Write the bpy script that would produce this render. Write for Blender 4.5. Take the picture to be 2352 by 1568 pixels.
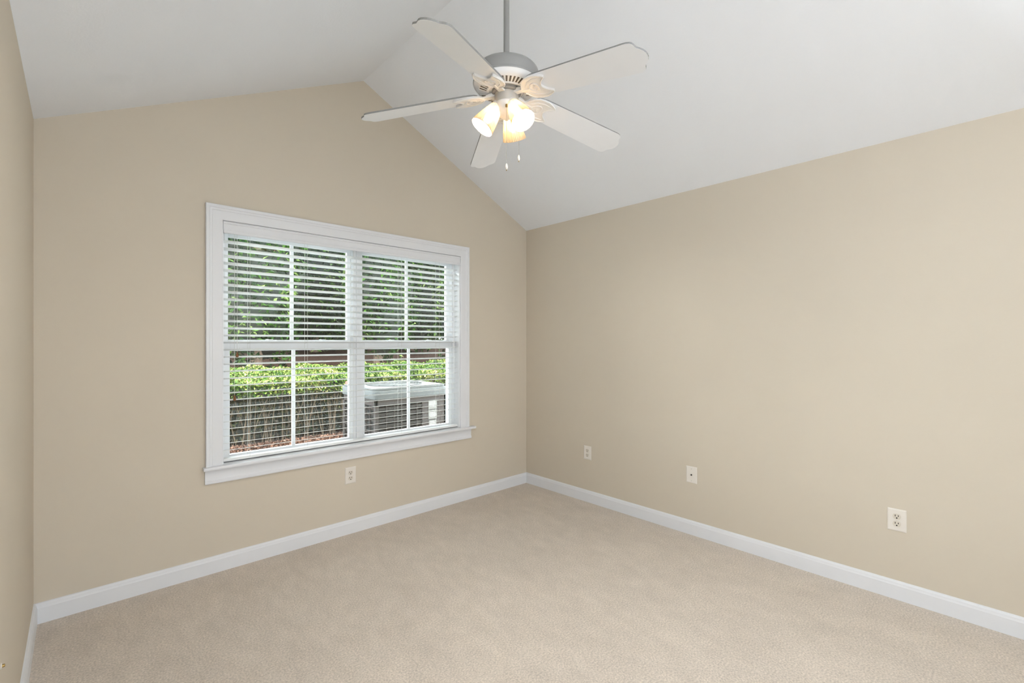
import bpy, bmesh, math, random
from mathutils import Vector, Matrix, Euler
from math import sin, cos, pi, radians

for o in list(bpy.data.objects):
    bpy.data.objects.remove(o, do_unlink=True)
scene = bpy.context.scene
C = scene.collection

# ------------------------------------------------------------------ camera
H = 1.366
cam_d = bpy.data.cameras.new('camera')
cam = bpy.data.objects.new('camera', cam_d)
C.objects.link(cam)
cam.location = (0, 0, H)
cam.rotation_euler = (radians(90), 0, radians(-42.9))
cam_d.sensor_width = 36.0
cam_d.lens = 1071.0 / 2352.0 * 36.0
cam_d.clip_start = 0.02
scene.camera = cam

# ------------------------------------------------------------------ world, sun, fill lights, exposure
world = bpy.data.worlds.new('world')
scene.world = world
world.use_nodes = True
nt = world.node_tree
nt.nodes.clear()
wo = nt.nodes.new('ShaderNodeOutputWorld')
bg = nt.nodes.new('ShaderNodeBackground')
sky = nt.nodes.new('ShaderNodeTexSky')
sky.sky_type = 'HOSEK_WILKIE'
sky.turbidity = 4.0
sky.ground_albedo = 0.35
sky.sun_direction = Vector((0.52, -0.04, 0.85)).normalized()
mixw = nt.nodes.new('ShaderNodeMix'); mixw.data_type = 'RGBA'
mixw.inputs[0].default_value = 0.75
nt.links.new(sky.outputs[0], mixw.inputs[6])
mixw.inputs[7].default_value = (0.92, 0.96, 1.0, 1)
nt.links.new(mixw.outputs[2], bg.inputs[0])
bg.inputs[1].default_value = 9.0
nt.links.new(bg.outputs[0], wo.inputs[0])

sun_d = bpy.data.lights.new('sun', 'SUN')
sun_d.energy = 6.0
sun_d.angle = radians(1.0)
sun_d.color = (1.0, 0.95, 0.86)
sun = bpy.data.objects.new('sun', sun_d)
C.objects.link(sun)
sun.rotation_euler = Vector((0.52, -0.04, 0.85)).to_track_quat('Z', 'Y').to_euler()

def area(name, loc, target, sx, sy, power, col=(1, 1, 1)):
    d = bpy.data.lights.new(name, 'AREA')
    d.shape = 'RECTANGLE'; d.size = sx; d.size_y = sy; d.energy = power; d.color = col
    o = bpy.data.objects.new(name, d); C.objects.link(o)
    o.location = loc
    o.rotation_euler = (Vector(loc) - Vector(target)).to_track_quat('Z', 'Y').to_euler()
    return o
# unseen fill light added to brighten the room, set in the rear opening
area('rear_fill', (0.72, -1.12, 1.10), (0.72, 5, 1.10), 1.50, 2.0, 16, (0.84, 0.92, 1.0))
# second unseen fill light, added and bounced off the wall behind the camera
area('bounce_fill', (1.0, -0.40, 1.6), (0.8, -1.2, 2.3), 0.6, 0.6, 34, (0.80, 0.90, 1.0))

scene.view_settings.view_transform = 'Standard'
scene.view_settings.look = 'None'
scene.view_settings.gamma = 1
scene.view_settings.use_curve_mapping = False
scene.view_settings.exposure = 1.14

# ------------------------------------------------------------------ materials
def srgb(r, g, b):
    f = lambda c: c / 12.92 if c <= 0.04045 else ((c + 0.055) / 1.055) ** 2.4
    return (f(r / 255), f(g / 255), f(b / 255), 1)

def mat(name, col, rough=0.5, metal=0.0, bump=0.0, bscale=200.0, var=0.0, vscale=3.0, spec=0.5, detail=3.0, bdist=0.002):
    m = bpy.data.materials.new(name); m.use_nodes = True
    n = m.node_tree; b = n.nodes['Principled BSDF']
    b.inputs['Base Color'].default_value = col if len(col) == 4 else (*col, 1)
    b.inputs['Roughness'].default_value = rough
    b.inputs['Metallic'].default_value = metal
    b.inputs['Specular IOR Level'].default_value = spec
    tc = n.nodes.new('ShaderNodeTexCoord')
    if var > 0:
        t = n.nodes.new('ShaderNodeTexNoise'); t.inputs['Scale'].default_value = vscale; t.inputs['Detail'].default_value = detail
        n.links.new(tc.outputs['Object'], t.inputs['Vector'])
        r = n.nodes.new('ShaderNodeMapRange'); r.inputs[1].default_value = 0.3; r.inputs[2].default_value = 0.7
        r.inputs[3].default_value = 1 - var; r.inputs[4].default_value = 1 + var
        n.links.new(t.outputs[0], r.inputs[0])
        mx = n.nodes.new('ShaderNodeMix'); mx.data_type = 'RGBA'; mx.blend_type = 'MULTIPLY'; mx.inputs[0].default_value = 1
        mx.inputs[6].default_value = col if len(col) == 4 else (*col, 1)
        n.links.new(r.outputs[0], mx.inputs[7]); n.links.new(mx.outputs[2], b.inputs['Base Color'])
    if bump > 0:
        t = n.nodes.new('ShaderNodeTexNoise'); t.inputs['Scale'].default_value = bscale; t.inputs['Detail'].default_value = 4
        n.links.new(tc.outputs['Object'], t.inputs['Vector'])
        bp = n.nodes.new('ShaderNodeBump'); bp.inputs['Strength'].default_value = bump; bp.inputs['Distance'].default_value = bdist
        n.links.new(t.outputs[0], bp.inputs['Height']); n.links.new(bp.outputs[0], b.inputs['Normal'])
    return m

M = {}
M['wall'] = mat('beige_wall_paint', (0.655, 0.585, 0.485), 0.75, bump=0.10, bscale=160, spec=0.25, var=0.012, vscale=1.5)
M['ceiling'] = mat('white_textured_ceiling', (0.885, 0.905, 0.95), 0.9, bump=0.25, bscale=90, spec=0.15)
M['trim'] = mat('white_trim_paint', (0.79, 0.80, 0.83), 0.4, spec=0.4, var=0.01, vscale=6)
M['vinyl'] = mat('white_vinyl', (0.90, 0.91, 0.93), 0.4, spec=0.4, var=0.005, vscale=6)
M['slat'] = mat('white_slat', (0.88, 0.89, 0.88), 0.4, spec=0.4, var=0.01, vscale=5)
M['cord'] = mat('cord', (0.75, 0.75, 0.72), 0.8, var=0.05, vscale=80)
M['wood'] = mat('brown_wood', (0.20, 0.075, 0.02), 0.45, var=0.3, vscale=60)
M['plate'] = mat('ivory_white_plastic', (0.80, 0.75, 0.69), 0.35, spec=0.5, var=0.005, vscale=20)
M['plate2'] = mat('ivory_receptacle_plastic', (0.72, 0.66, 0.57), 0.35, spec=0.5, var=0.005, vscale=20)
M['dark'] = mat('dark_slot', (0.015, 0.012, 0.01), 0.7, var=0.1, vscale=20)
M['fanshaded'] = mat('shaded_fan_enamel', (0.29, 0.285, 0.275), 0.35, spec=0.45, var=0.01, vscale=10)  # white enamel darkened: shade on rod and motor painted into the colour
M['ironw'] = mat('white_blade_iron', (0.80, 0.79, 0.78), 0.35, spec=0.45, var=0.01, vscale=10)  # fan white; vent ring, bowl and arms get it as painted lamp light
M['bladew'] = mat('white_fan_blade', (0.88, 0.895, 0.93), 0.38, spec=0.4, var=0.008, vscale=12)
M['switchw'] = mat('half_shaded_switch_housing', (0.50, 0.48, 0.45), 0.4, var=0.01, vscale=10)  # mid tone of the fan white, partial shade painted in
M['edge'] = mat('shaded_blade_edge', (0.26, 0.26, 0.255), 0.5, var=0.03, vscale=30)  # shade on the blade sides painted in as grey
M['ventbrown'] = mat('brown_vent_grille', (0.10, 0.075, 0.05), 0.6, var=0.1, vscale=60)
M['brass'] = mat('aged_brass', (0.33, 0.22, 0.08), 0.35, metal=0.9, var=0.1, vscale=60)
M['chain'] = mat('steel_chain', (0.45, 0.44, 0.42), 0.35, metal=0.8, var=0.1, vscale=200)
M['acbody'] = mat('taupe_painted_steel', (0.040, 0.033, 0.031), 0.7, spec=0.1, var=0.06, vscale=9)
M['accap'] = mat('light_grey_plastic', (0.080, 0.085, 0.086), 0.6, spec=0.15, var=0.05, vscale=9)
M['accoil'] = mat('dark_coil', (0.003, 0.003, 0.003), 0.8, spec=0.1, var=0.3, vscale=90)
M['label'] = mat('paper_label', (0.12, 0.115, 0.105), 0.6, var=0.02, vscale=20)
M['labelink'] = mat('grey_ink', (0.35, 0.35, 0.35), 0.6, var=0.05, vscale=20)
M['red'] = mat('red_plastic', (0.75, 0.10, 0.07), 0.5, var=0.05, vscale=20)
M['bark'] = mat('bark', (0.10, 0.065, 0.045), 0.9, bump=0.6, bscale=25, var=0.4, vscale=14, bdist=0.02)
M['twig'] = mat('dry_twig', (0.055, 0.036, 0.020), 0.9, var=0.5, vscale=20)
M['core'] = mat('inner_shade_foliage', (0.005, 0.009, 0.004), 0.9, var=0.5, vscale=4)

def leafmat(name, stops, rough=0.55):
    m = bpy.data.materials.new(name); m.use_nodes = True
    n = m.node_tree; b = n.nodes['Principled BSDF']
    g = n.nodes.new('ShaderNodeNewGeometry')
    tc = n.nodes.new('ShaderNodeTexCoord')
    t = n.nodes.new('ShaderNodeTexNoise'); t.inputs['Scale'].default_value = 1.6
    n.links.new(tc.outputs['Object'], t.inputs['Vector'])
    ad = n.nodes.new('ShaderNodeMath'); ad.operation = 'MULTIPLY_ADD'
    ad.inputs[1].default_value = 0.7; n.links.new(g.outputs['Random Per Island'], ad.inputs[0])
    sb = n.nodes.new('ShaderNodeMath'); sb.operation = 'MULTIPLY_ADD'; sb.inputs[1].default_value = 1.6; sb.inputs[2].default_value = -0.65
    n.links.new(t.outputs[0], sb.inputs[0]); n.links.new(sb.outputs[0], ad.inputs[2])
    r = n.nodes.new('ShaderNodeValToRGB')
    e = r.color_ramp.elements
    while len(e) < len(stops): e.new(0.5)
    for i, (p, c) in enumerate(stops):
        e[i].position = p; e[i].color = (*c, 1)
    n.links.new(ad.outputs[0], r.inputs[0]); n.links.new(r.outputs[0], b.inputs['Base Color'])
    b.inputs['Roughness'].default_value = rough; b.inputs['Specular IOR Level'].default_value = 0.08
    return m
M['treeleaf'] = leafmat('tree_leaf', [(0.0, (0.0018, 0.0054, 0.0024)), (0.45, (0.0045, 0.0160, 0.0030)), (0.75, (0.0300, 0.0750, 0.0090)), (1.0, (0.1500, 0.2000, 0.0600))])
M['hedgeleaf'] = leafmat('hedge_leaf', [(0.0, (0.0081, 0.0198, 0.0037)), (0.35, (0.0400, 0.0900, 0.0120)), (0.7, (0.1500, 0.1750, 0.0400)), (1.0, (0.3600, 0.3000, 0.1400))])
M['dryleaf'] = leafmat('dry_leaf', [(0.0, (0.0080, 0.0064, 0.0032)), (0.4, (0.0280, 0.0200, 0.0096)), (0.7, (0.0200, 0.0304, 0.0096)), (1.0, (0.1280, 0.0800, 0.0400))])
M['mulchchip'] = leafmat('mulch_chip', [(0.0, (0.0200, 0.0080, 0.0048)), (0.5, (0.0640, 0.0288, 0.0184)), (1.0, (0.1600, 0.0880, 0.0600))])
M['mulch'] = mat('mulch_soil', (0.016, 0.0085, 0.0065), 0.95, spec=0.05, bump=1.0, bscale=30, var=0.5, vscale=25, bdist=0.02)

# carpet
def carpet():
    m = bpy.data.materials.new('beige_cut_pile_carpet'); m.use_nodes = True
    n = m.node_tree; b = n.nodes['Principled BSDF']; L = n.links.new
    b.inputs['Roughness'].default_value = 1.0; b.inputs['Specular IOR Level'].default_value = 0.05
    tc = n.nodes.new('ShaderNodeTexCoord')
    fine = n.nodes.new('ShaderNodeTexNoise'); fine.inputs['Scale'].default_value = 130; fine.inputs['Detail'].default_value = 3
    med = n.nodes.new('ShaderNodeTexNoise'); med.inputs['Scale'].default_value = 17; med.inputs['Detail'].default_value = 4
    mp = n.nodes.new('ShaderNodeMapping'); mp.inputs['Scale'].default_value = (1.0, 0.55, 1); mp.inputs['Rotation'].default_value = (0, 0, 0.6)
    big = n.nodes.new('ShaderNodeTexNoise'); big.inputs['Scale'].default_value = 4.2; big.inputs['Detail'].default_value = 5; big.inputs['Roughness'].default_value = 0.6
    L(tc.outputs['Object'], fine.inputs['Vector']); L(tc.outputs['Object'], mp.inputs[0]); L(mp.outputs[0], med.inputs['Vector']); L(mp.outputs[0], big.inputs['Vector'])
    def rng(o, lo, hi, a=0.3, c=0.7):
        r = n.nodes.new('ShaderNodeMapRange'); r.inputs[1].default_value = a; r.inputs[2].default_value = c
        r.inputs[3].default_value = lo; r.inputs[4].default_value = hi; L(o, r.inputs[0]); return r.outputs[0]
    a = n.nodes.new('ShaderNodeMath'); a.operation = 'MULTIPLY'; L(rng(fine.outputs[0], 0.78, 1.16), a.inputs[0]); L(rng(med.outputs[0], 0.955, 1.03), a.inputs[1])
    c = n.nodes.new('ShaderNodeMath'); c.operation = 'MULTIPLY'; L(a.outputs[0], c.inputs[0]); L(rng(big.outputs[0], 0.95, 1.04), c.inputs[1])
    mx = n.nodes.new('ShaderNodeMix'); mx.data_type = 'RGBA'; mx.blend_type = 'MULTIPLY'; mx.inputs[0].default_value = 1
    mx.inputs[6].default_value = (0.68, 0.60, 0.52, 1); L(c.outputs[0], mx.inputs[7]); L(mx.outputs[2], b.inputs['Base Color'])
    bp = n.nodes.new('ShaderNodeBump'); bp.inputs['Strength'].default_value = 0.55; bp.inputs['Distance'].default_value = 0.004
    L(fine.outputs[0], bp.inputs['Height']); L(bp.outputs[0], b.inputs['Normal'])
    return m
M['carpet'] = carpet()

def glassmat():
    m = bpy.data.materials.new('window_glass'); m.use_nodes = True
    n = m.node_tree; n.nodes.clear(); L = n.links.new
    out = n.nodes.new('ShaderNodeOutputMaterial'); mx = n.nodes.new('ShaderNodeMixShader')
    tr = n.nodes.new('ShaderNodeBsdfTransparent'); tr.inputs[0].default_value = (0.93, 0.96, 0.94, 1)
    gl = n.nodes.new('ShaderNodeBsdfGlossy'); gl.inputs['Roughness'].default_value = 0.01
    fr = n.nodes.new('ShaderNodeFresnel'); fr.inputs[0].default_value = 1.5
    tw = n.nodes.new('ShaderNodeMath'); tw.operation = 'MULTIPLY'; tw.inputs[1].default_value = 1.0; tw.use_clamp = True
    L(fr.outputs[0], tw.inputs[0]); L(tw.outputs[0], mx.inputs[0]); L(tr.outputs[0], mx.inputs[1]); L(gl.outputs[0], mx.inputs[2]); L(mx.outputs[0], out.inputs[0])
    return m
M['glass'] = glassmat()

def shademat():
    m = bpy.data.materials.new('frosted_shade_glass'); m.use_nodes = True
    n = m.node_tree; n.nodes.clear(); L = n.links.new
    out = n.nodes.new('ShaderNodeOutputMaterial')
    tl = n.nodes.new('ShaderNodeBsdfTranslucent'); tl.inputs[0].default_value = (0.20, 0.145, 0.080, 1)
    df = n.nodes.new('ShaderNodeBsdfDiffuse'); df.inputs[0].default_value = (0.50, 0.45, 0.37, 1)
    tp = n.nodes.new('ShaderNodeBsdfTransparent'); tp.inputs[0].default_value = (1.0, 0.95, 0.86, 1)
    gl = n.nodes.new('ShaderNodeBsdfGlossy'); gl.inputs['Roughness'].default_value = 0.25
    a = n.nodes.new('ShaderNodeMixShader'); a.inputs[0].default_value = 0.6; L(tl.outputs[0], a.inputs[1]); L(df.outputs[0], a.inputs[2])
    b = n.nodes.new('ShaderNodeMixShader'); b.inputs[0].default_value = 0.055; L(a.outputs[0], b.inputs[1]); L(tp.outputs[0], b.inputs[2])
    c = n.nodes.new('ShaderNodeMixShader'); c.inputs[0].default_value = 0.06; L(b.outputs[0], c.inputs[1]); L(gl.outputs[0], c.inputs[2])
    L(c.outputs[0], out.inputs[0]); return m
M['shade'] = shademat()

def emis(name, col, s):
    m = bpy.data.materials.new(name); m.use_nodes = True
    n = m.node_tree; n.nodes.clear()
    out = n.nodes.new('ShaderNodeOutputMaterial'); e = n.nodes.new('ShaderNodeEmission')
    e.inputs[0].default_value = (*col, 1); e.inputs[1].default_value = s; n.links.new(e.outputs[0], out.inputs[0]); return m
M['bulb'] = emis('lit_bulb', (1.0, 0.93, 0.82), 470)

# ------------------------------------------------------------------ mesh helpers
class MB:
    def __init__(s): s.v = []; s.f = []
    def add(s, vs, fs, T=None):
        o = len(s.v)
        s.v += [tuple(T @ Vector(p)) if T else tuple(p) for p in vs]
        s.f += [tuple(i + o for i in f) for f in fs]
        return s
    def box(s, x0, x1, y0, y1, z0, z1, T=None):
        vs = [(x0,y0,z0),(x1,y0,z0),(x1,y1,z0),(x0,y1,z0),(x0,y0,z1),(x1,y0,z1),(x1,y1,z1),(x0,y1,z1)]
        fs = [(0,3,2,1),(4,5,6,7),(0,1,5,4),(1,2,6,5),(2,3,7,6),(3,0,4,7)]
        return s.add(vs, fs, T)
    def lathe(s, prof, n=48, T=None, rib=None, close=False):
        vs = []; fs = []
        for r, z in prof:
            for k in range(n):
                a = 2 * pi * k / n
                rr = r + (rib(a, z) if rib else 0)
                vs.append((rr * cos(a), rr * sin(a), z))
        m = len(prof)
        for i in range(m - 1 + (1 if close else 0)):
            for k in range(n):
                k2 = (k + 1) % n; j = (i + 1) % m
                fs.append((i*n+k, i*n+k2, j*n+k2, j*n+k))
        return s.add(vs, fs, T)
    def prism(s, pts, h0, h1, T=None):
        """outline in xy, extruded in z"""
        n = len(pts)
        vs = [(x, y, h0) for x, y in pts] + [(x, y, h1) for x, y in pts]
        fs = [tuple(range(n))[::-1], tuple(range(n, 2*n))] + [(i, (i+1) % n, n+(i+1) % n, n+i) for i in range(n)]
        return s.add(vs, fs, T)
    def tube(s, pts, rad, n=8, T=None):
        pts = [Vector(p) for p in pts]; vs = []; fs = []
        for i, p in enumerate(pts):
            d = (pts[min(i+1, len(pts)-1)] - pts[max(i-1, 0)]).normalized()
            u = d.orthogonal().normalized(); w = d.cross(u)
            if i: # keep frames aligned
                u = (pu - d * pu.dot(d)).normalized(); w = d.cross(u)
            pu = u
            r = rad[i] if isinstance(rad, (list, tuple)) else rad
            for k in range(n):
                a = 2*pi*k/n; vs.append(tuple(p + u*cos(a)*r + w*sin(a)*r))
        for i in range(len(pts)-1):
            for k in range(n):
                k2 = (k+1) % n; fs.append((i*n+k, i*n+k2, (i+1)*n+k2, (i+1)*n+k))
        fs.append(tuple(range(n))[::-1]); fs.append(tuple(range((len(pts)-1)*n, len(pts)*n)))
        return s.add(vs, fs, T)
    def build(s, name, m, parent=None, smooth=False, bevel=0, angle=35):
        me = bpy.data.meshes.new(name); me.from_pydata(s.v, [], s.f)
        bm = bmesh.new(); bm.from_mesh(me)
        if len(bm.verts) < 60000: bmesh.ops.recalc_face_normals(bm, faces=bm.faces)
        if bevel > 0:
            bmesh.ops.bevel(bm, geom=[e for e in bm.edges if len(e.link_faces) == 2 and e.calc_face_angle(0) > 0.6], offset=bevel, segments=2, affect='EDGES', profile=0.6)
        bm.to_mesh(me); bm.free()
        me.materials.append(m)
        if smooth:
            for p in me.polygons: p.use_smooth = True
            try: me.set_sharp_from_angle(angle=radians(angle))
            except Exception: pass
        o = bpy.data.objects.new(name, me); C.objects.link(o)
        if parent: o.parent = parent
        return o

def tag(o, label, cat, group=None, kind=None):
    if label: o['label'] = label
    if cat: o['category'] = cat
    if group: o['group'] = group
    if kind: o['kind'] = kind
    return o
def empty(name, loc, rz=0):
    o = bpy.data.objects.new(name, None); C.objects.link(o); o.location = loc; o.rotation_euler = (0, 0, rz)
    o.empty_display_size = 0.1
    return o
def struct(o, label=None, cat=None):
    o['kind'] = 'structure'
    if label: o['label'] = label
    if cat: o['category'] = cat
    return o

# ------------------------------------------------------------------ room shell
XL, XR, YW, YB = -0.16, 3.185, 3.223, -1.2
EAVE, PX, PZ = 2.440, 1.519, 3.262
WX0, WX1, WZ0, WZ1 = 0.630, 2.387, 0.628, 2.092      # rough opening
WT = 0.17                                             # wall thickness

struct(MB().box(XL-0.15, XR+0.15, YB-1.3, YW+WT, -0.15, 0).build('floor', M['carpet']), 'beige cut pile carpet covering the whole floor', 'carpet')
# window wall in pieces around the opening (one mesh)
w = MB()
w.box(XL-0.15, WX0, YW, YW+WT, 0, EAVE); w.box(WX1, XR+0.15, YW, YW+WT, 0, EAVE)
w.box(WX0, WX1, YW, YW+WT, 0, WZ0); w.box(WX0, WX1, YW, YW+WT, WZ1, EAVE)
sl = (PZ-EAVE)/(PX-XL); sr = (PZ-EAVE)/(XR-PX)
gab = [(XL-0.15, EAVE), (XL, EAVE), (PX, PZ), (XR, EAVE), (XR+0.15, EAVE)]
T = Matrix(((1,0,0,0),(0,0,1,YW),(0,1,0,0),(0,0,0,1)))
w.prism([(XL, EAVE), (XR, EAVE), (PX, PZ)], 0, WT, T)
struct(w.build('wall_front', M['wall']), 'beige gable wall holding the double window', 'wall')
struct(MB().box(XR, XR+0.15, YB-0.1, YW, 0, EAVE).build('wall_right', M['wall']), 'beige wall on the right with two outlets and a cable plate', 'wall')
struct(MB().box(XL-0.15, XL, YB-0.1, YW, 0, EAVE).build('wall_left', M['wall']), 'beige wall strip at the left edge', 'wall')
# rear wall, opening added for the fill light, unseen box behind blocks sun
w = MB(); OX0, OX1, OZ = -0.04, 1.48, 2.1
w.box(XL-0.15, OX0, YB-0.1, YB, 0, EAVE); w.box(OX1, XR+0.15, YB-0.1, YB, 0, EAVE); w.box(OX0, OX1, YB-0.1, YB, OZ, EAVE)
T = Matrix(((1,0,0,0),(0,0,1,YB-0.1),(0,1,0,0),(0,0,0,1)))
w.prism([(XL, EAVE), (XR, EAVE), (PX, PZ)], 0, 0.1, T)
struct(w.build('wall_back', M['wall']))
w = MB()
w.box(XL-0.15, XL-0.05, YB-1.3, YB-0.1, 0, EAVE); w.box(XR+0.05, XR+0.15, YB-1.3, YB-0.1, 0, EAVE)
w.box(XL-0.15, XR+0.15, YB-1.4, YB-1.3, 0, EAVE); w.box(XL-0.15, XR+0.15, YB-1.4, YB-0.1, EAVE, EAVE+0.1)
struct(w.build('hall_sun_block', M['wall']))  # unseen box added to keep sun out of the rear opening
# vaulted ceiling
th = 0.14; y0, y1 = YB-0.1, YW+WT+0.35
pts = [(XL-0.45, EAVE-0.45*sl), (XL, EAVE), (PX, PZ), (XR, EAVE), (XR+0.45, EAVE-0.45*sr), (XR+0.45, EAVE-0.45*sr+th), (PX, PZ+th+0.03), (XL-0.45, EAVE-0.45*sl+th)]
# keep the ceiling slab inside the walls; roof overhang kept above the wall tops
pts = [(XL-0.15, EAVE), (XL, EAVE), (PX, PZ), (XR, EAVE), (XR+0.15, EAVE), (XR+0.15, EAVE+th), (PX, PZ+th), (XL-0.15, EAVE+th)]
T = Matrix(((1,0,0,0),(0,0,1,0),(0,1,0,0),(0,0,0,1)))
c = MB()
L_ = [(XL-0.15, EAVE), (XL, EAVE), (PX, PZ), (PX, PZ+th), (XL-0.15, EAVE+th)]
R_ = [(PX, PZ), (XR, EAVE), (XR+0.15, EAVE), (XR+0.15, EAVE+th), (PX, PZ+th)]
c.prism(L_, y0, y1, T); c.prism(R_, y0, y1, T)
struct(c.build('ceiling', M['ceiling']), 'white vaulted ceiling sloping both ways from a ridge', 'ceiling')

# baseboards: profile (offset from the wall, height)
BP = [(0, 0), (0.014, 0), (0.014, 0.074), (0.011, 0.082), (0.0105, 0.088), (0.006, 0.096), (0, 0.098)]
def base(name, a, b, nrm):
    a = Vector(a); b = Vector(b); nrm = Vector(nrm); n = len(BP); vs = []
    for p in (a, b):
        for d, z in BP: vs.append((p.x + nrm.x*d, p.y + nrm.y*d, z))
    # mitre
    dirv = (b - a).normalized()
    for i, (d, z) in enumerate(BP):
        vs[i] = (vs[i][0] + dirv.x*d, vs[i][1] + dirv.y*d, z)
        vs[n+i] = (vs[n+i][0] - dirv.x*d, vs[n+i][1] - dirv.y*d, z)
    fs = [(i, (i+1) % n, n+(i+1) % n, n+i) for i in range(n)] + [tuple(range(n)), tuple(range(2*n-1, n-1, -1))]
    o = MB().add(vs, fs).build(name, M['trim'], smooth=True, angle=20)
    return o
struct(base('baseboard_front', (XL, YW, 0), (XR, YW, 0), (0, -1, 0)), 'white baseboard below the window wall', 'baseboard')
struct(base('baseboard_right', (XR, YW, 0), (XR, YB, 0), (-1, 0, 0)), 'white baseboard along the right wall', 'baseboard')
struct(base('baseboard_left', (XL, YB, 0), (XL, YW, 0), (1, 0, 0)), 'white baseboard along the left wall strip', 'baseboard')

# ------------------------------------------------------------------ window trim
def casing():
    m = MB()
    # profile across the width: (distance from inner edge, protrusion)
    P = [(0, 0), (0, 0.012), (0.004, 0.014), (0.052, 0.016), (0.056, 0.0195), (0.066, 0.0195), (0.070, 0.0235), (0.085, 0.024), (0.0875, 0.021), (0.0875, 0)]
    xi0, xi1, zt, zb = 0.630, 2.387, 2.090, 0.632
    path = [(xi0, zb, -1, 0), (xi0, zt, -1, 1), (xi1, zt, 1, 1), (xi1, zb, 1, 0)]
    n = len(P); vs = []
    for x, z, dx, dz in path:
        for d, p in P: vs.append((x + dx*d, YW - p, z + dz*d))
    fs = []
    for i in range(3):
        for k in range(n-1): fs.append((i*n+k, i*n+k+1, (i+1)*n+k+1, (i+1)*n+k))
    fs += [tuple(range(n)), tuple(range(3*n, 4*n))]
    m.add(vs, fs); return m
struct(casing().build('trim_1', M['trim'], smooth=True, angle=18), 'white moulded casing around the window', 'window casing')
m = MB(); m.box(0.527, 2.530, YW-0.046, YW, 0.612, 0.632); m.box(0.632, 2.385, YW, YW+0.075, 0.612, 0.632)
struct(m.build('trim_2', M['trim'], bevel=0.006, smooth=True), 'white window stool with short horns', 'window stool')
P = [(0, 0), (0.014, 0), (0.016, 0.006), (0.016, 0.018), (0.012, 0.022), (0.010, 0.030), (0.012, 0.074), (0.013, 0.084), (0, 0.084)]
def apron():
    m = MB(); n = len(P); vs = []
    for x in (0.540, 2.500):
        for d, z in P: vs.append((x, YW-d, 0.528+z))
    m.add(vs, [(i, (i+1) % n, n+(i+1) % n, n+i) for i in range(n)] + [tuple(range(n)), tuple(range(n, 2*n))]); return m
struct(apron().build('trim_3', M['trim'], smooth=True, angle=18), 'white apron board below the window stool', 'window apron')
# reveal lining
m = MB()
m.box(WX0, WX0+0.006, YW+0.001, YW+WT, 0.632, WZ1); m.box(WX1-0.006, WX1, YW+0.001, YW+WT, 0.632, WZ1); m.box(WX0, WX1, YW+0.001, YW+WT, WZ1-0.006, WZ1)
m.box(WX0, WX1, YW+0.075, YW+WT+0.03, 0.600, 0.634)
struct(m.build('trim_4', M['vinyl']), 'white lining of the window recess', 'window lining')

# ------------------------------------------------------------------ two double-hung windows
def frame_rect(m, x0, x1, z0, z1, gx0, gx1, gz0, gz1, ya, yb):
    m.box(x0, gx0, ya, yb, z0, z1); m.box(gx1, x1, ya, yb, z0, z1)
    m.box(gx0, gx1, ya, yb, z0, gz0); m.box(gx0, gx1, ya, yb, gz1, z1)
def sash_win(name, x0, x1, label):
    root = empty(name, ((x0+x1)/2, YW+0.1, 0.634)); L = root.location
    def put(mb, nm, mt, par=root, **k):
        off = L if par is root else L
        mb.v = [(a-L.x, b-L.y, c-L.z) for a, b, c in mb.v]
        return mb.build(nm, mt, par, **k)
    gx0, gx1 = x0+0.048, x1-0.051
    f = MB(); frame_rect(f, x0, x1, 0.634, WZ1-0.006, x0+0.022, x1-0.022, 0.652, 2.050, YW+0.078, YW+WT)
    put(f, 'window_frame', M['vinyl'], bevel=0.0015)
    # upper sash (outer track)
    ya, yb = 3.343, 3.372
    u = MB(); frame_rect(u, x0+0.022, x1-0.022, 1.345, 2.050, gx0, gx1, 1.377, 2.020, ya, yb)
    us = put(u, 'upper_sash', M['vinyl'], bevel=0.002)
    xm = (gx0+gx1)/2
    put(MB().box(xm-0.011, xm+0.011, 3.352, 3.363, 1.377, 2.020), 'muntin', M['vinyl'], us)
    put(MB().box(gx0-0.005, gx1+0.005, 3.357, 3.358, 1.372, 2.025), 'glass_pane', M['glass'], us)
    # lower sash (inner track)
    ya, yb = 3.307, 3.338
    l = MB(); frame_rect(l, x0+0.018, x1-0.018, 0.636, 1.362, gx0+0.002, gx1+0.001, 0.665, 1.307, ya, yb)
    l.box(x0+0.10, x1-0.10, ya-0.008, ya, 1.318, 1.326)
    ls = put(l, 'lower_sash', M['vinyl'], bevel=0.002)
    put(MB().box(xm-0.011, xm+0.011, 3.317, 3.328, 0.665, 1.307), 'muntin', M['vinyl'], ls)
    put(MB().box(gx0-0.003, gx1+0.004, 3.322, 3.323, 0.66, 1.312), 'glass_pane', M['glass'], ls)
    for xc in (gx0+0.22, gx1-0.20):
        k = MB()
        T = Matrix.Translation((xc, 3.325, 1.362))
        k.prism([(-0.032+0.064*i/8, -0.010) for i in range(9)] + [(0.032, 0.010), (-0.032, 0.010)], 0, 0.006, T)
        k.lathe([(0.0, 0.020), (0.010, 0.018), (0.014, 0.010), (0.015, 0.004)], 16, T)
        k.box(-0.006, 0.034, -0.006, 0.004, 0.010, 0.018, T)
        put(k, 'sash_lock', M['vinyl'], ls, bevel=0.001)
    struct(root, label, 'window')
    return root
sash_win('window_1', 0.636, 1.4985, 'white double-hung window on the left half of the opening')
sash_win('window_2', 1.5185, 2.381, 'white double-hung window on the right half, air conditioner behind it')
m = MB().box(1.4985, 1.5185, YW+0.070, YW+WT, 0.634, WZ1-0.006)
struct(m.build('trim_5', M['vinyl'], bevel=0.002), 'white mullion post between the two windows', 'mullion')

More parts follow.
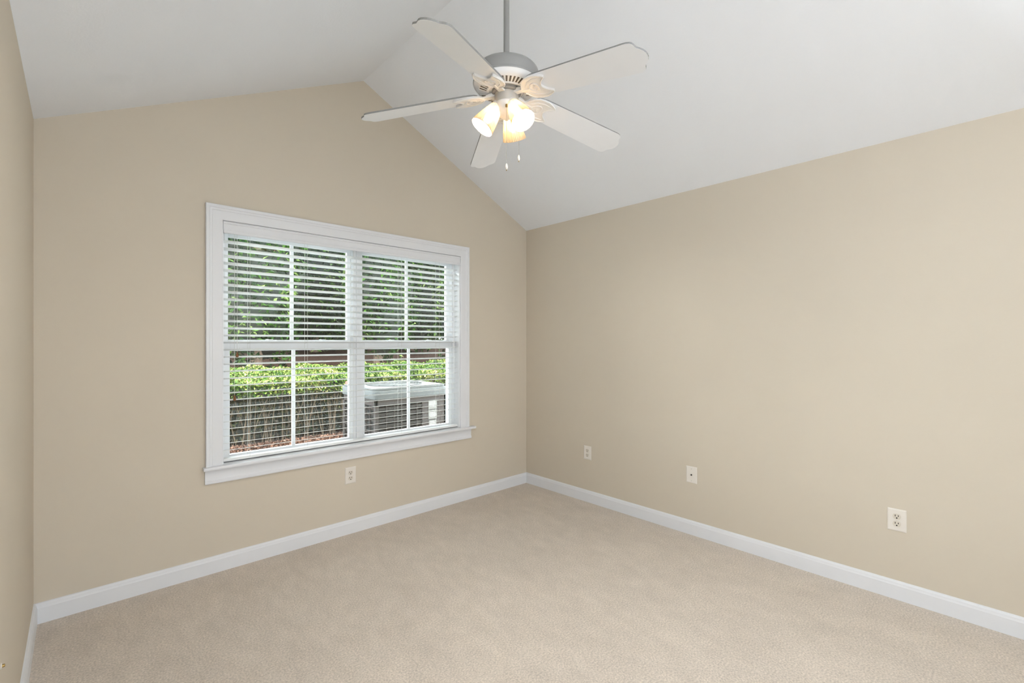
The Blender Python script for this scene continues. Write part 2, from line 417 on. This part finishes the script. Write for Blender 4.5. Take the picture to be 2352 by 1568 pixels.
# ------------------------------------------------------------------ venetian blind
BX0, BX1 = 0.641, 2.379
bl = empty('window_blind', ((BX0+BX1)/2, 3.27, 0.638))
tag(bl, 'white two inch slat blind lowered over both windows, slats tilted open', 'window blind')
BL = bl.location.copy()
def bput(mb, nm, mt, par=None, **k):
    mb.v = [(a-BL.x, b-BL.y, c-BL.z) for a, b, c in mb.v]
    return mb.build(nm, mt, par or bl, **k)
v = MB()
VP = [(3.2245, 2.016), (3.213, 2.016), (3.211, 2.020), (3.211, 2.032), (3.214, 2.035), (3.214, 2.070), (3.211, 2.074), (3.211, 2.084), (3.2245, 2.084)]
n = len(VP); vs = [(x, a, b) for x in (0.634, 2.384) for a, b in VP]
v.add(vs, [(i, (i+1) % n, n+(i+1) % n, n+i) for i in range(n)] + [tuple(range(n)), tuple(range(n, 2*n))])
bput(v, 'valance', M['trim'], smooth=True, angle=18)
bput(MB().box(BX0, BX1, 3.236, 3.292, 2.030, 2.080), 'head_rail', M['slat'], bevel=0.002)
ta = radians(11.5); NS = 30
def slat_mesh():
    m = MB(); W = 0.0255; k = 5; top = []; bot = []
    for i in range(k+1):
        u = -W + 2*W*i/k; crown = 0.0012*(1-(u/W)**2)
        top.append((u, crown+0.0011)); bot.append((u, crown-0.0011))
    prof = top + bot[::-1]; n = len(prof); vs = []
    for x in (BX0-BL.x, BX1-BL.x):
        for u, z in prof:
            vs.append((x, u*cos(ta)+z*sin(ta), -u*sin(ta)+z*cos(ta)))
    return m.add(vs, [(i, (i+1) % n, n+(i+1) % n, n+i) for i in range(n)] + [tuple(range(n)), tuple(range(n, 2*n))])
SY = 3.245 + 0.0255*cos(ta)
z_first = 1.979 - 0.0255*sin(ta); pitch = 0.0439
s0 = slat_mesh().build('slat', M['slat'], bl, smooth=True, angle=30)
slats = [s0]
for i in range(NS):
    o = s0 if i == 0 else s0.copy()
    if i: C.objects.link(o); o.parent = bl
    o.location = (0, SY-BL.y, z_first - i*pitch - BL.z)
zlast = z_first - (NS-1)*pitch
bput(MB().box(BX0, BX1, 3.246, 3.292, 0.6385, 0.6560), 'bottom_rail', M['slat'], bevel=0.003)
for x in (0.7825, 1.130, 1.4526, 1.839, 2.190):
    m = MB()
    for y in (3.2415, 3.2965):
        m.tube([(x, y, 2.03), (x, y, 0.65)], 0.0008, 6)
    for i in range(NS):
        z = z_first - i*pitch - 0.0025
        m.tube([(x, 3.2415, z+0.0055), (x, 3.2965, z-0.0055)], 0.0007, 5)
    bput(m, 'ladder_cord', M['cord'])
for x, zt in ((0.709, 1.268), (0.695, 1.004)):
    cd = bput(MB().tube([(x, 3.228, 2.02), (x, 3.2285, zt+0.03)], 0.0011, 6), 'lift_cord', M['cord'])
    T = Matrix.Translation((x, 3.2285, zt))
    t = MB().lathe([(0.0005, 0.036), (0.003, 0.034), (0.005, 0.026), (0.0078, 0.014), (0.0080, 0.008), (0.006, 0.002), (0.0005, 0.0)], 20, T)
    t = bput(t, 'tassel', M['wood'], cd, smooth=True); t['label'] = 'brown wooden tassel'
w_ = MB().tube([(2.325, 3.231, 1.955), (2.326, 3.229, 1.93), (2.328, 3.227, 1.09)], 0.0035, 8)
w_.tube([(2.325, 3.231, 2.02), (2.325, 3.231, 1.955)], 0.0015, 6)
bput(w_, 'tilt_wand', M['vinyl'], smooth=True)

# ------------------------------------------------------------------ wall plates
def wp_frame(loc, face):
    r = empty('plate', loc, 0)
    r.rotation_euler = (0, 0, {'front': 0, 'right': -pi/2, 'left': pi/2}[face])   # local -y looks into the room
    return r
def plate_mb(w=0.079, h=0.117):
    m = MB(); d = 0.0055; b = 0.006
    a = [(-w/2, -h/2), (w/2, -h/2), (w/2, h/2), (-w/2, h/2)]
    c = [(-w/2+b, -h/2+b), (w/2-b, -h/2+b), (w/2-b, h/2-b), (-w/2+b, h/2-b)]
    vs = [(x, 0, z) for x, z in a] + [(x, -d*0.55, z) for x, z in a] + [(x, -d, z) for x, z in c]
    fs = [(0, 1, 2, 3)] + [(i, (i+1) % 4, 4+(i+1) % 4, 4+i) for i in range(4)] + [(4+i, 4+(i+1) % 4, 8+(i+1) % 4, 8+i) for i in range(4)] + [(8, 9, 10, 11)]
    return m.add(vs, fs)
TY = Matrix(((1,0,0,0),(0,0,-1,0),(0,1,0,0),(0,0,0,1)))     # prism z -> local -y
def outlet(loc, face, label):
    r = wp_frame(loc, face); r.name = 'wall_outlet'
    tag(r, label, 'outlet', 'white duplex outlets on the walls')
    plate_mb().build('cover_plate', M['plate'], r, smooth=True, angle=15)
    for zc in (0.0195, -0.0195):
        pts = []
        for k in range(28):
            a = 2*pi*k/28; x = 0.0172*cos(a); z = 0.0172*sin(a); z = max(-0.0142, min(0.0142, z)); pts.append((x, z+zc))
        rc = MB().prism(pts, 0.004, 0.0072, TY).build('receptacle', M['plate2'], r)
        s = MB()
        s.box(-0.0080, -0.0050, -0.0076, -0.0070, zc-0.0004, zc+0.0090); s.box(0.0050, 0.0080, -0.0076, -0.0070, zc+0.0004, zc+0.0080)
        hp = [(0.0036*cos(a), zc-0.0078+0.0033*sin(a)) for a in [2*pi*k/14 for k in range(14)]]
        s.prism(hp, 0.0070, 0.0076, TY)
        s.build('slot', M['dark'], rc)
    MB().lathe([(0.0001, 0.0078), (0.003, 0.0072), (0.0034, 0.005)], 14, TY).build('screw', M['plate'], r)
    return r
outlet((1.420, YW, 0.412), 'front', 'white duplex outlet directly under the window')
outlet((XR, 2.478, 0.416), 'right', 'white duplex outlet on the right wall nearest the far corner')
outlet((XR, 0.4225, 0.4185), 'right', 'large looking white duplex outlet at the near end of the right wall')
r = wp_frame((XR, 1.5545, 0.4215), 'right'); r.name = 'cable_plate'
tag(r, 'white blank wall plate with a small dark cable jack in its centre', 'wall plate')
plate_mb().build('cover_plate', M['plate'], r, smooth=True, angle=15)
MB().lathe([(0.0001, 0.014), (0.0032, 0.014), (0.0034, 0.009), (0.0052, 0.0085), (0.0054, 0.005)], 12, TY).build('coaxial_jack', M['dark'], r)
for z in (0.042, -0.042):
    MB().lathe([(0.0001, 0.0066), (0.0022, 0.0064), (0.0026, 0.005)], 12, TY @ Matrix.Translation((0, z, 0))).build('screw', M['chain'], r)
# cable stub just at the left picture edge
r = empty('cable_connector', (XL, 1.930, 0.457), pi/2)
tag(r, 'small dark brass cable end poking out of the left wall near the floor', 'cable end')
MB().lathe([(0.0085, 0.0003), (0.0085, 0.0012), (0.0050, 0.002), (0.0045, 0.003)], 16, TY).build('collar', M['plate'], r, smooth=True)
MB().lathe([(0.0001, 0.009), (0.0034, 0.0085), (0.0046, 0.006), (0.0046, 0.001)], 14, TY).build('connector', M['brass'], r, smooth=True)

# ------------------------------------------------------------------ ceiling fan
FX, FY = 1.3855, 1.5265
fan = empty('ceiling_fan', (FX, FY, 0))
tag(fan, 'white five-blade ceiling fan with three lit frosted glass shades', 'ceiling fan')
zc = EAVE + (FX-XL)*sl
MB().tube([(0, 0, 2.55), (0, 0, zc-0.05)], 0.0130, 20).build('downrod', M['fanshaded'], fan, smooth=True)
MB().lathe([(0.014, zc-0.115), (0.030, zc-0.112), (0.055, zc-0.09), (0.068, zc-0.04), (0.070, zc+0.03)], 36).build('canopy', M['fanshaded'], fan, smooth=True)
prof = [(0.013, 2.600), (0.030, 2.598), (0.034, 2.585), (0.060, 2.578), (0.110, 2.571), (0.132, 2.563), (0.1405, 2.552), (0.143, 2.540),
        (0.143, 2.508), (0.1465, 2.5055), (0.1480, 2.500), (0.1465, 2.4955), (0.142, 2.492), (0.141, 2.489), (0.133, 2.480), (0.120, 2.4745), (0.088, 2.4665), (0.078, 2.4655), (0.076, 2.470), (0.05, 2.472)]
MB().lathe(prof[:12], 96).build('motor_housing', M['fanshaded'], fan, smooth=True, angle=40)
hs = MB().lathe(prof[11:], 96).build('vent_ring', M['ironw'], fan, smooth=True, angle=40)
for g in range(5):
    sl_ = MB()
    for k in range(-3, 3):
        a = radians(-155.4 + 36 + 72*g + 8.5*(k+0.5))
        T = Matrix.Rotation(a, 4, 'Z')
        vs = [(0.090, -0.0030, 2.4662), (0.119, -0.0040, 2.4733), (0.119, 0.0040, 2.4733), (0.090, 0.0030, 2.4662)]
        vs += [(x, y, z+0.004) for x, y, z in vs]
        sl_.add(vs, [(0,1,2,3),(4,5,6,7),(0,1,5,4),(1,2,6,5),(2,3,7,6),(3,0,4,7)], T)
    sl_.build('vent_slots', M['ventbrown'], hs)
rb = MB()
for g in range(5):
    for k in range(-3, 4):
        a = radians(-155.4 + 36 + 72*g + 8.5*k); T = Matrix.Rotation(a, 4, 'Z')
        vs = [(0.086, -0.0011, 2.4640), (0.122, -0.0014, 2.4725), (0.122, 0.0014, 2.4725), (0.086, 0.0011, 2.4640)]
        vs += [(x, y, z+0.004) for x, y, z in vs]
        rb.add(vs, [(0,1,2,3),(4,5,6,7),(0,1,5,4),(1,2,6,5),(2,3,7,6),(3,0,4,7)], T)
rb.lathe([(0.084, 2.468), (0.084, 2.4625), (0.088, 2.4635), (0.088, 2.468)], 72)
rb.build('vent_ribs', M['ironw'], hs)
MB().lathe([(0.050, 2.474), (0.064, 2.472), (0.064, 2.459), (0.058, 2.455), (0.045, 2.455)], 48).build('flywheel', M['fanshaded'], fan, smooth=True)
MB().lathe([(0.045, 2.456), (0.0520, 2.4545), (0.0535, 2.450), (0.0535, 2.416), (0.052, 2.412)], 48).build('switch_housing', M['switchw'], fan, smooth=True)
MB().lathe([(0.052, 2.412), (0.0545, 2.4115), (0.0555, 2.407), (0.053, 2.398), (0.048, 2.386), (0.041, 2.372), (0.031, 2.360), (0.020, 2.353), (0.010, 2.349), (0.007, 2.343), (0.0001, 2.341)], 48).build('light_kit_bowl', M['ironw'], fan, smooth=True, angle=50)

DROOP, PITCH, YAW = 0.137, -0.245, -155.4
def blade_mat(i):
    # local x radial, local y counterclockwise, z up
    a = radians(YAW + 72*i)
    return Matrix.Rotation(a, 4, 'Z') @ Matrix.Rotation(DROOP, 4, 'Y')
half = [(0.128, 0.036), (0.140, 0.0500), (0.158, 0.0575), (0.185, 0.0625), (0.40, 0.0685), (0.596, 0.0735), (0.612, 0.0730), (0.624, 0.0700), (0.6315, 0.0640), (0.6350, 0.0560), (0.6365, 0.0490), (0.6400, 0.0420), (0.6480, 0.0345), (0.6570, 0.0240), (0.6625, 0.0120), (0.6640, 0.0)]
outline = half + [(x, -y) for x, y in half[-2::-1]]
def iron_half():
    return [(0.045, 0.014), (0.075, 0.0125), (0.094, 0.0115), (0.103, 0.016), (0.111, 0.030), (0.124, 0.045), (0.144, 0.0565), (0.168, 0.0615), (0.190, 0.062), (0.210, 0.0575), (0.228, 0.0495), (0.2355, 0.0435), (0.2345, 0.0395),
            (0.222, 0.0315), (0.210, 0.0225), (0.203, 0.013), (0.1985, 0.004), (0.198, 0.0)]
ih = iron_half(); iro = ih + [(x, -y) for x, y in ih[-2::-1]]
bld = MB().prism(outline, -0.0036, 0.0036)
ir = MB().prism(iro, -0.011, -0.0035)
# rolled rim and raised loop relief on the iron
rim = [(x, y, -0.0115) for x, y in ih[3:]] ; rim = rim + [(x, -y, z) for x, y, z in rim[-2::-1]]
ir2 = MB().tube(rim, 0.0032, 6)
loop = [(0.160+0.024*cos(a), 0.023*sin(a)*(1+0.35*cos(a)), -0.0118) for a in [2*pi*k/26 for k in range(27)]]
ir2.tube(loop, 0.0028, 6)
for s in (1, -1):
    ir2.tube([(0.120, s*0.014, -0.0115), (0.145, s*0.036, -0.0118), (0.180, s*0.046, -0.0118), (0.218, s*0.042, -0.0115)], [0.0015, 0.003, 0.003, 0.0012], 6)
    ir2.tube([(0.156, s*0.002, -0.0118), (0.170, s*0.010, -0.012), (0.164, s*0.015, -0.0118)], 0.0022, 6)
PM = Matrix.Rotation(PITCH, 4, 'X')
ir.v = [tuple((PM if v[0] > 0.10 else Matrix()) @ Vector(v)) for v in ir.v]
ir2.v = [tuple(PM @ Vector(v)) for v in ir2.v]
ir.v += []; o_ = len(ir.v); ir.v += ir2.v; ir.f += [tuple(k+o_ for k in f) for f in ir2.f]
ir.tube([(0.045, 0, 0.006), (0.075, 0, 0.002), (0.10, 0, -0.008), (0.14, 0, -0.009)], [0.010, 0.009, 0.008, 0.006], 8)
bld.v = [tuple(PM @ Vector(v)) for v in bld.v]
b0 = bld.build('blade', M['bladew'], fan, bevel=0.0008)
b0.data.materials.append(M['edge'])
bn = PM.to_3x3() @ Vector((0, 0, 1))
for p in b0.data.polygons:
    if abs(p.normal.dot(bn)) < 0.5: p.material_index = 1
i0 = ir.build('blade_iron', M['ironw'], b0, smooth=True, angle=40)
for i in range(5):
    if i == 0: b, k = b0, i0
    else:
        b = b0.copy(); C.objects.link(b); b.parent = fan
        k = i0.copy(); C.objects.link(k); k.parent = b
    b.matrix_local = Matrix.Translation((0, 0, 2.4638)) @ blade_mat(i)

def rib(a, z): return 0.0006*cos(40*a)
SP = [(0.0235, 0.000), (0.0265, 0.006), (0.030, 0.018), (0.0360, 0.040), (0.0415, 0.062), (0.0465, 0.085), (0.0505, 0.106), (0.0530, 0.120)]
SI = [(r-0.0022, z) for r, z in SP[::-1]]
shade_prof = SP + [(0.0535, 0.1215), (0.0518, 0.122)] + SI
for az in (-92, 148, 28):
    az_ = radians(az); tilt = radians(35)
    d = Vector((cos(az_)*sin(tilt), sin(az_)*sin(tilt), -cos(tilt)))
    p0 = Vector((cos(az_)*0.040, sin(az_)*0.040, 2.402))
    R = d.to_track_quat('Z', 'Y').to_matrix().to_4x4(); R.translation = p0
    arm = MB().tube([(cos(az_)*0.020, sin(az_)*0.020, 2.388), (cos(az_)*0.036, sin(az_)*0.036, 2.404), p0 - d*0.004], [0.012, 0.012, 0.014], 14)
    arm.lathe([(0.0150, -0.014), (0.0250, -0.010), (0.0270, -0.002), (0.0270, 0.007), (0.0225, 0.009)], 32, R)
    arm = arm.build('lamp_arm', M['ironw'], fan, smooth=True)
    sh = MB().lathe(shade_prof, 160, R, rib=rib).build('lamp_shade', M['shade'], fan, smooth=True, angle=60)
    blb = MB().lathe([(0.0001, 0.090), (0.008, 0.088), (0.0160, 0.080), (0.0195, 0.068), (0.0185, 0.056), (0.014, 0.042), (0.011, 0.030), (0.0105, 0.018)], 24, R)
    blb.build('bulb', M['bulb'], sh, smooth=True)

def pull(px_, py_, ztop, zend, short):
    n = max(4, int((ztop-zend)/0.0045)); m = MB()
    m.tube([(px_, py_, ztop), (px_, py_, zend)], 0.0006, 5)
    for k in range(n):
        z = zend + (ztop-zend)*k/n
        m.add(*ball(px_, py_, z, 0.0014))
    c = m.build('pull_chain', M['chain'], fan, smooth=True)
    T = Matrix.Translation((px_, py_, zend-0.026))
    f = MB().lathe([(0.0001, 0), (0.003, 0.001), (0.0052, 0.006), (0.0056, 0.012), (0.0040, 0.020), (0.0022, 0.025), (0.0001, 0.027)], 18, T).build('pull_fob', M['plate'], c, smooth=True)
    MB().lathe([(0.0001, -0.005), (0.0018, -0.0045), (0.002, -0.001), (0.0001, 0.0005)], 10, T).build('fob_tip', M['brass'], c, smooth=True)
    return c
def ball(x, y, z, r):
    vs = [(x, y, z+r), (x+r, y, z), (x, y+r, z), (x-r, y, z), (x, y-r, z), (x, y, z-r)]
    return vs, [(0,1,2),(0,2,3),(0,3,4),(0,4,1),(5,2,1),(5,3,2),(5,4,3),(5,1,4)]
cam_az = radians(-132.2)
q = (cos(cam_az)*0.058, sin(cam_az)*0.058)
pull(q[0], q[1], 2.378, 2.130, False)
sk = MB().tube([(cos(cam_az)*0.042, sin(cam_az)*0.042, 2.386), (q[0], q[1], 2.382), (q[0], q[1], 2.373)], 0.0048, 12).build('chain_socket', M['brass'], fan, smooth=True)
q2 = (0.7325*0.054, -0.6807*0.054)
pull(q2[0], q2[1], 2.43, 2.190, True)

# ------------------------------------------------------------------ outdoors
def terrain(y):
    if y < 8.8: return -0.03
    if y < 14: return -0.03 + 1.15*(1-cos(pi*(y-8.8)/5.2))/2
    return 1.12
g = MB(); ys = [3.40 + 0.4*i for i in range(60)]; xs = [-12 + 1.0*i for i in range(42)]
vs = [(x, y, terrain(y)+0.03*sin(x*3.1)*cos(y*2.3)*(y > 4.2)) for y in ys for x in xs]
nx = len(xs)
fs = [(j*nx+i, j*nx+i+1, (j+1)*nx+i+1, (j+1)*nx+i) for j in range(len(ys)-1) for i in range(nx-1)]
struct(g.add(vs, fs).build('ground', M['mulch'], smooth=True), 'dark mulched ground rising behind the hedge', 'ground')

def leaves(n, sampler, size, rnd, lw=0.45):
    vs = []; fs = []
    for _ in range(n):
        x, y, z = sampler()
        s = size*(0.6+0.8*rnd.random())
        e = Euler((rnd.uniform(-1.1, 1.1), rnd.uniform(-1.1, 1.1), rnd.uniform(0, 6.28))).to_matrix()
        a = e @ Vector((s, 0, 0)); b = e @ Vector((0, s*lw, 0.15*s)); c = e @ Vector((0, -s*lw, 0.15*s))
        o = len(vs)
        vs += [(x-a.x/2, y-a.y/2, z-a.z/2), (x+b.x/2, y+b.y/2, z+b.z/2), (x+a.x/2, y+a.y/2, z+a.z/2), (x+c.x/2, y+c.y/2, z+c.z/2)]
        fs += [(o, o+1, o+2), (o, o+2, o+3)]
    m = MB(); m.v = vs; m.f = fs; return m

# hedge
rnd = random.Random(4)
hd = empty('hedge', (3.6, 7.7, 0)); tag(hd, 'clipped green hedge behind the air conditioner, bright on top', 'hedge')
HX0, HX1, HY0, HY1 = 0.6, 7.4, 7.0, 8.4
def htop(x, y): return 0.80 + 0.16*(y-HY0)/(HY1-HY0) + 0.025*sin(x*7)+0.015*sin(x*17+y*5)
def s_top():
    x = rnd.uniform(HX0, HX1); y = rnd.uniform(HY0, HY1); return (x-3.6, y-7.7, htop(x, y)-abs(rnd.gauss(0, 0.035)))
def s_front():
    x = rnd.uniform(HX0, HX1); z = 0.60+0.22*rnd.random()**0.8; return (x-3.6, HY0+abs(rnd.gauss(0, 0.06))-0.02-7.7, z)
leaves(26000, s_top, 0.055, rnd).build('top_foliage', M['hedgeleaf'], hd)
leaves(4500, s_front, 0.050, rnd).build('front_foliage', M['hedgeleaf'], hd)
def s_low():
    x = rnd.uniform(HX0, HX1); return (x-3.6, HY0+0.03+abs(rnd.gauss(0, 0.10))-7.7, rnd.uniform(0.02, 0.68))
leaves(9000, s_low, 0.05, rnd).build('dry_foliage', M['dryleaf'], hd)
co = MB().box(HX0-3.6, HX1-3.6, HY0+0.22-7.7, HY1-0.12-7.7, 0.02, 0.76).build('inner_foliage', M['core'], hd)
st = MB()
for i in range(340):
    x = rnd.uniform(HX0, HX1)-3.6; y = rnd.uniform(HY0+0.02, HY0+0.2)-7.7
    dx = rnd.uniform(-0.22, 0.22)
    st.tube([(x, y, -0.03), (x+dx*0.4, y-0.02, 0.3), (x+dx, y-0.06*rnd.random(), rnd.uniform(0.5, 0.78))], [0.009, 0.006, 0.002], 4)
st.build('stems', M['twig'], hd)
# mulch chips on the bed
def s_chip(): return (rnd.uniform(0.4, 6.5), rnd.uniform(5.36, 6.9), -0.01+0.02*rnd.random())
mc = leaves(16000, s_chip, 0.05, rnd, 0.35).build('mulch_chips', M['mulchchip'])
tag(mc, 'reddish bark mulch scattered in front of the hedge', 'mulch', kind='stuff')

# trees
def tree(x, y, rx, ry, rz, zc_, label, seed, nl=6500, size=0.13):
    rnd = random.Random(seed); gz = terrain(y)-0.02
    root = empty('evergreen_tree', (x, y, gz)); tag(root, label, 'tree', 'trees beyond the hedge')
    tk = MB().tube([(0, 0, -0.1), (0.05, 0.02, 1.0), (-0.04, 0, 2.2), (0.02, 0, zc_-gz)], [0.13, 0.11, 0.09, 0.05], 10).build('trunk', M['bark'], root, smooth=True)
    zc0 = zc_-gz
    lobes = [(rnd.uniform(0, 6.28), rnd.uniform(2, 5), rnd.uniform(0.05, 0.13)) for _ in range(5)]
    def rad(th, ph):
        return 1 + sum(a*sin(f*th+p+2*f*ph*0.5) for p, f, a in lobes)
    def samp():
        th = rnd.uniform(0, 2*pi); u = rnd.uniform(-1, 1); ph = math.acos(u)
        k = rad(th, ph)*(1-abs(rnd.gauss(0, 0.13)))
        sp = sin(ph)**0.55; return (rx*k*sp*cos(th), ry*k*sp*sin(th), zc0+rz*k*cos(ph))
    leaves(nl, samp, size, rnd).build('foliage', M['treeleaf'], root)
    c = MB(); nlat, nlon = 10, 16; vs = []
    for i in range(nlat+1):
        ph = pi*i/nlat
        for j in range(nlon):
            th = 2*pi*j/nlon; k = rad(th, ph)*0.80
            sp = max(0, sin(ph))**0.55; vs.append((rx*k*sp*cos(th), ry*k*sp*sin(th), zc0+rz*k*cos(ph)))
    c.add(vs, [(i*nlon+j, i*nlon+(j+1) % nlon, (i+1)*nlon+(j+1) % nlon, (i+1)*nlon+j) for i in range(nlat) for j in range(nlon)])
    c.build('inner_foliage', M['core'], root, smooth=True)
tree(2.75, 11.0, 0.95, 0.80, 2.0, 2.95, 'dark evergreen tree seen through the left edge of the blind', 11)
tree(4.85, 13.4, 1.10, 0.80, 2.2, 3.3, 'evergreen tree seen left of the first window muntin, behind the hedge', 12)
tree(5.55, 11.0, 0.95, 0.80, 1.9, 2.9, 'leafy tree seen just left of the mullion, beyond the hedge', 13)
tree(8.0, 13.4, 1.10, 0.80, 2.2, 3.3, 'leafy tree seen just right of the mullion, above the air conditioner', 14)
tree(8.3, 11.0, 0.95, 0.80, 2.0, 3.0, 'dense tree seen through the right end of the blind', 15)
for k, (x, y) in enumerate([(3.3, 15.9), (6.4, 18.7), (7.7, 15.9), (11.4, 18.7), (12.5, 15.9)]):
    tree(x, y, 1.85, 0.95, 2.9, 3.7, ['tall back-row tree farthest left, in a gap of the front trees', 'tall back-row tree second from left, behind the front trees', 'tall back-row tree in the middle, behind the front trees', 'tall back-row tree second from right, behind the front trees', 'tall back-row tree farthest right, behind the front trees'][k], 30+k, 7000, 0.19)

# ------------------------------------------------------------------ air conditioner
ax0, ax1, ay0, ay1, az1 = 2.22, 3.09, 4.44, 5.24, 0.88
ac = empty('air_conditioner', ((ax0+ax1)/2, (ay0+ay1)/2, -0.03))
tag(ac, 'taupe outdoor air conditioning unit with a pale grey top, outside the right window', 'air conditioner')
AL = ac.location.copy()
def aput(mb, nm, mt, par=None, **k):
    mb.v = [(a-AL.x, b-AL.y, c-AL.z) for a, b, c in mb.v]
    return mb.build(nm, mt, par or ac, **k)
aput(MB().box(ax0-0.05, ax1+0.05, ay0-0.05, ay1+0.05, -0.06, 0.03), 'pad', M['accap'], bevel=0.01)
aput(MB().box(ax0+0.03, ax1-0.03, ay0+0.03, ay1-0.03, 0.03, 0.76), 'coil', M['accoil'])
m = MB()
for x in (ax0, ax1-0.03):
    for y in (ay0, ay1-0.03): m.box(x, x+0.03, y, y+0.03, 0.03, 0.77)
m.box(ax0, ax1, ay0, ay1, 0.03, 0.09)
m.box(ax0, ax1, ay0, ay1, 0.70, 0.77)
m.box(2.775, ax1, ay0, ay0+0.03, 0.09, 0.70)
cb = aput(m, 'cabinet', M['acbody'], bevel=0.003)
m = MB(); z = 0.105
while z < 0.69:
    m.add([(ax0+0.03, ay0+0.002, z+0.030), (2.775, ay0+0.002, z+0.030), (2.775, ay0+0.022, z), (ax0+0.03, ay0+0.022, z)] + [(ax0+0.03, ay0+0.006, z+0.034), (2.775, ay0+0.006, z+0.034), (2.775, ay0+0.026, z+0.003), (ax0+0.03, ay0+0.026, z+0.003)],
          [(0,1,2,3),(4,5,6,7),(0,1,5,4),(2,3,7,6),(1,2,6,5),(0,3,7,4)])
    m.add([(ax0+0.002, ay0+0.03, z+0.030), (ax0+0.002, ay1-0.03, z+0.030), (ax0+0.022, ay1-0.03, z), (ax0+0.022, ay0+0.03, z)] + [(ax0+0.006, ay0+0.03, z+0.034), (ax0+0.006, ay1-0.03, z+0.034), (ax0+0.026, ay1-0.03, z+0.003), (ax0+0.026, ay0+0.03, z+0.003)],
          [(0,1,2,3),(4,5,6,7),(0,1,5,4),(2,3,7,6),(1,2,6,5),(0,3,7,4)])
    z += 0.060
for k in range(6):
    x = ax0+0.03+0.091*k; m.box(x, x+0.010, ay0, ay0+0.012, 0.09, 0.70)
for k in range(9):
    y = ay0+0.03+0.09*k; m.box(ax0, ax0+0.012, y, y+0.010, 0.09, 0.70)
aput(m, 'louvres', M['acbody'])
def rrect(x0, x1, y0, y1, r, n=6):
    p = []
    for cx, cy, a0 in ((x1-r, y1-r, 0), (x0+r, y1-r, pi/2), (x0+r, y0+r, pi), (x1-r, y0+r, 1.5*pi)):
        for k in range(n+1): a = a0+pi/2*k/n; p.append((cx+r*cos(a), cy+r*sin(a)))
    return p
m = MB(); m.prism(rrect(ax0-0.02, ax1+0.02, ay0-0.02, ay1+0.02, 0.07), 0.77, 0.855); m.prism(rrect(ax0-0.005, ax1+0.005, ay0-0.005, ay1+0.005, 0.07), 0.855, 0.880)
cap = aput(m, 'top_cover', M['accap'], bevel=0.006, smooth=True)
cx, cy = (ax0+ax1)/2, (ay0+ay1)/2
T = Matrix.Translation((cx, cy, 0))
aput(MB().lathe([(0.31, 0.8805), (0.31, 0.884), (0.0001, 0.884)], 48, T), 'fan_opening', M['accoil'], cap)
m = MB()
for k in range(9): r_ = 0.04+0.033*k; m.lathe([(r_, 0.886), (r_+0.004, 0.890), (r_+0.008, 0.886), (r_+0.004, 0.882)], 40, T, close=True)
for k in range(12):
    a = 2*pi*k/12; m.tube([(cx+0.04*cos(a), cy+0.04*sin(a), 0.892), (cx+0.315*cos(a), cy+0.315*sin(a), 0.892)], 0.003, 5)
aput(m, 'fan_guard', M['accap'], cap)
for x0_, x1_, z0_, z1_ in ((2.855, 2.965, 0.61, 0.71), (2.855, 2.965, 0.50, 0.60), (2.860, 2.960, 0.40, 0.485)):
    lb = aput(MB().box(x0_, x1_, ay0-0.002, ay0, z0_, z1_), 'rating_label', M['label'])
    m = MB(); zz = z1_-0.018
    while zz > z0_+0.012: m.box(x0_+0.012, x1_-0.015-0.02*rnd.random(), ay0-0.003, ay0-0.002, zz, zz+0.004); zz -= 0.014
    aput(m, 'label_lines', M['labelink'], lb)
t = MB().lathe([(0.0001, 0.03), (0.014, 0.028), (0.016, 0.012), (0.016, 0.0)], 16, Matrix.Translation((ax0+0.03, ay1-0.04, 0.88)))
t = aput(t, 'cap', M['red'], smooth=True); t['label'] = 'small red cap'
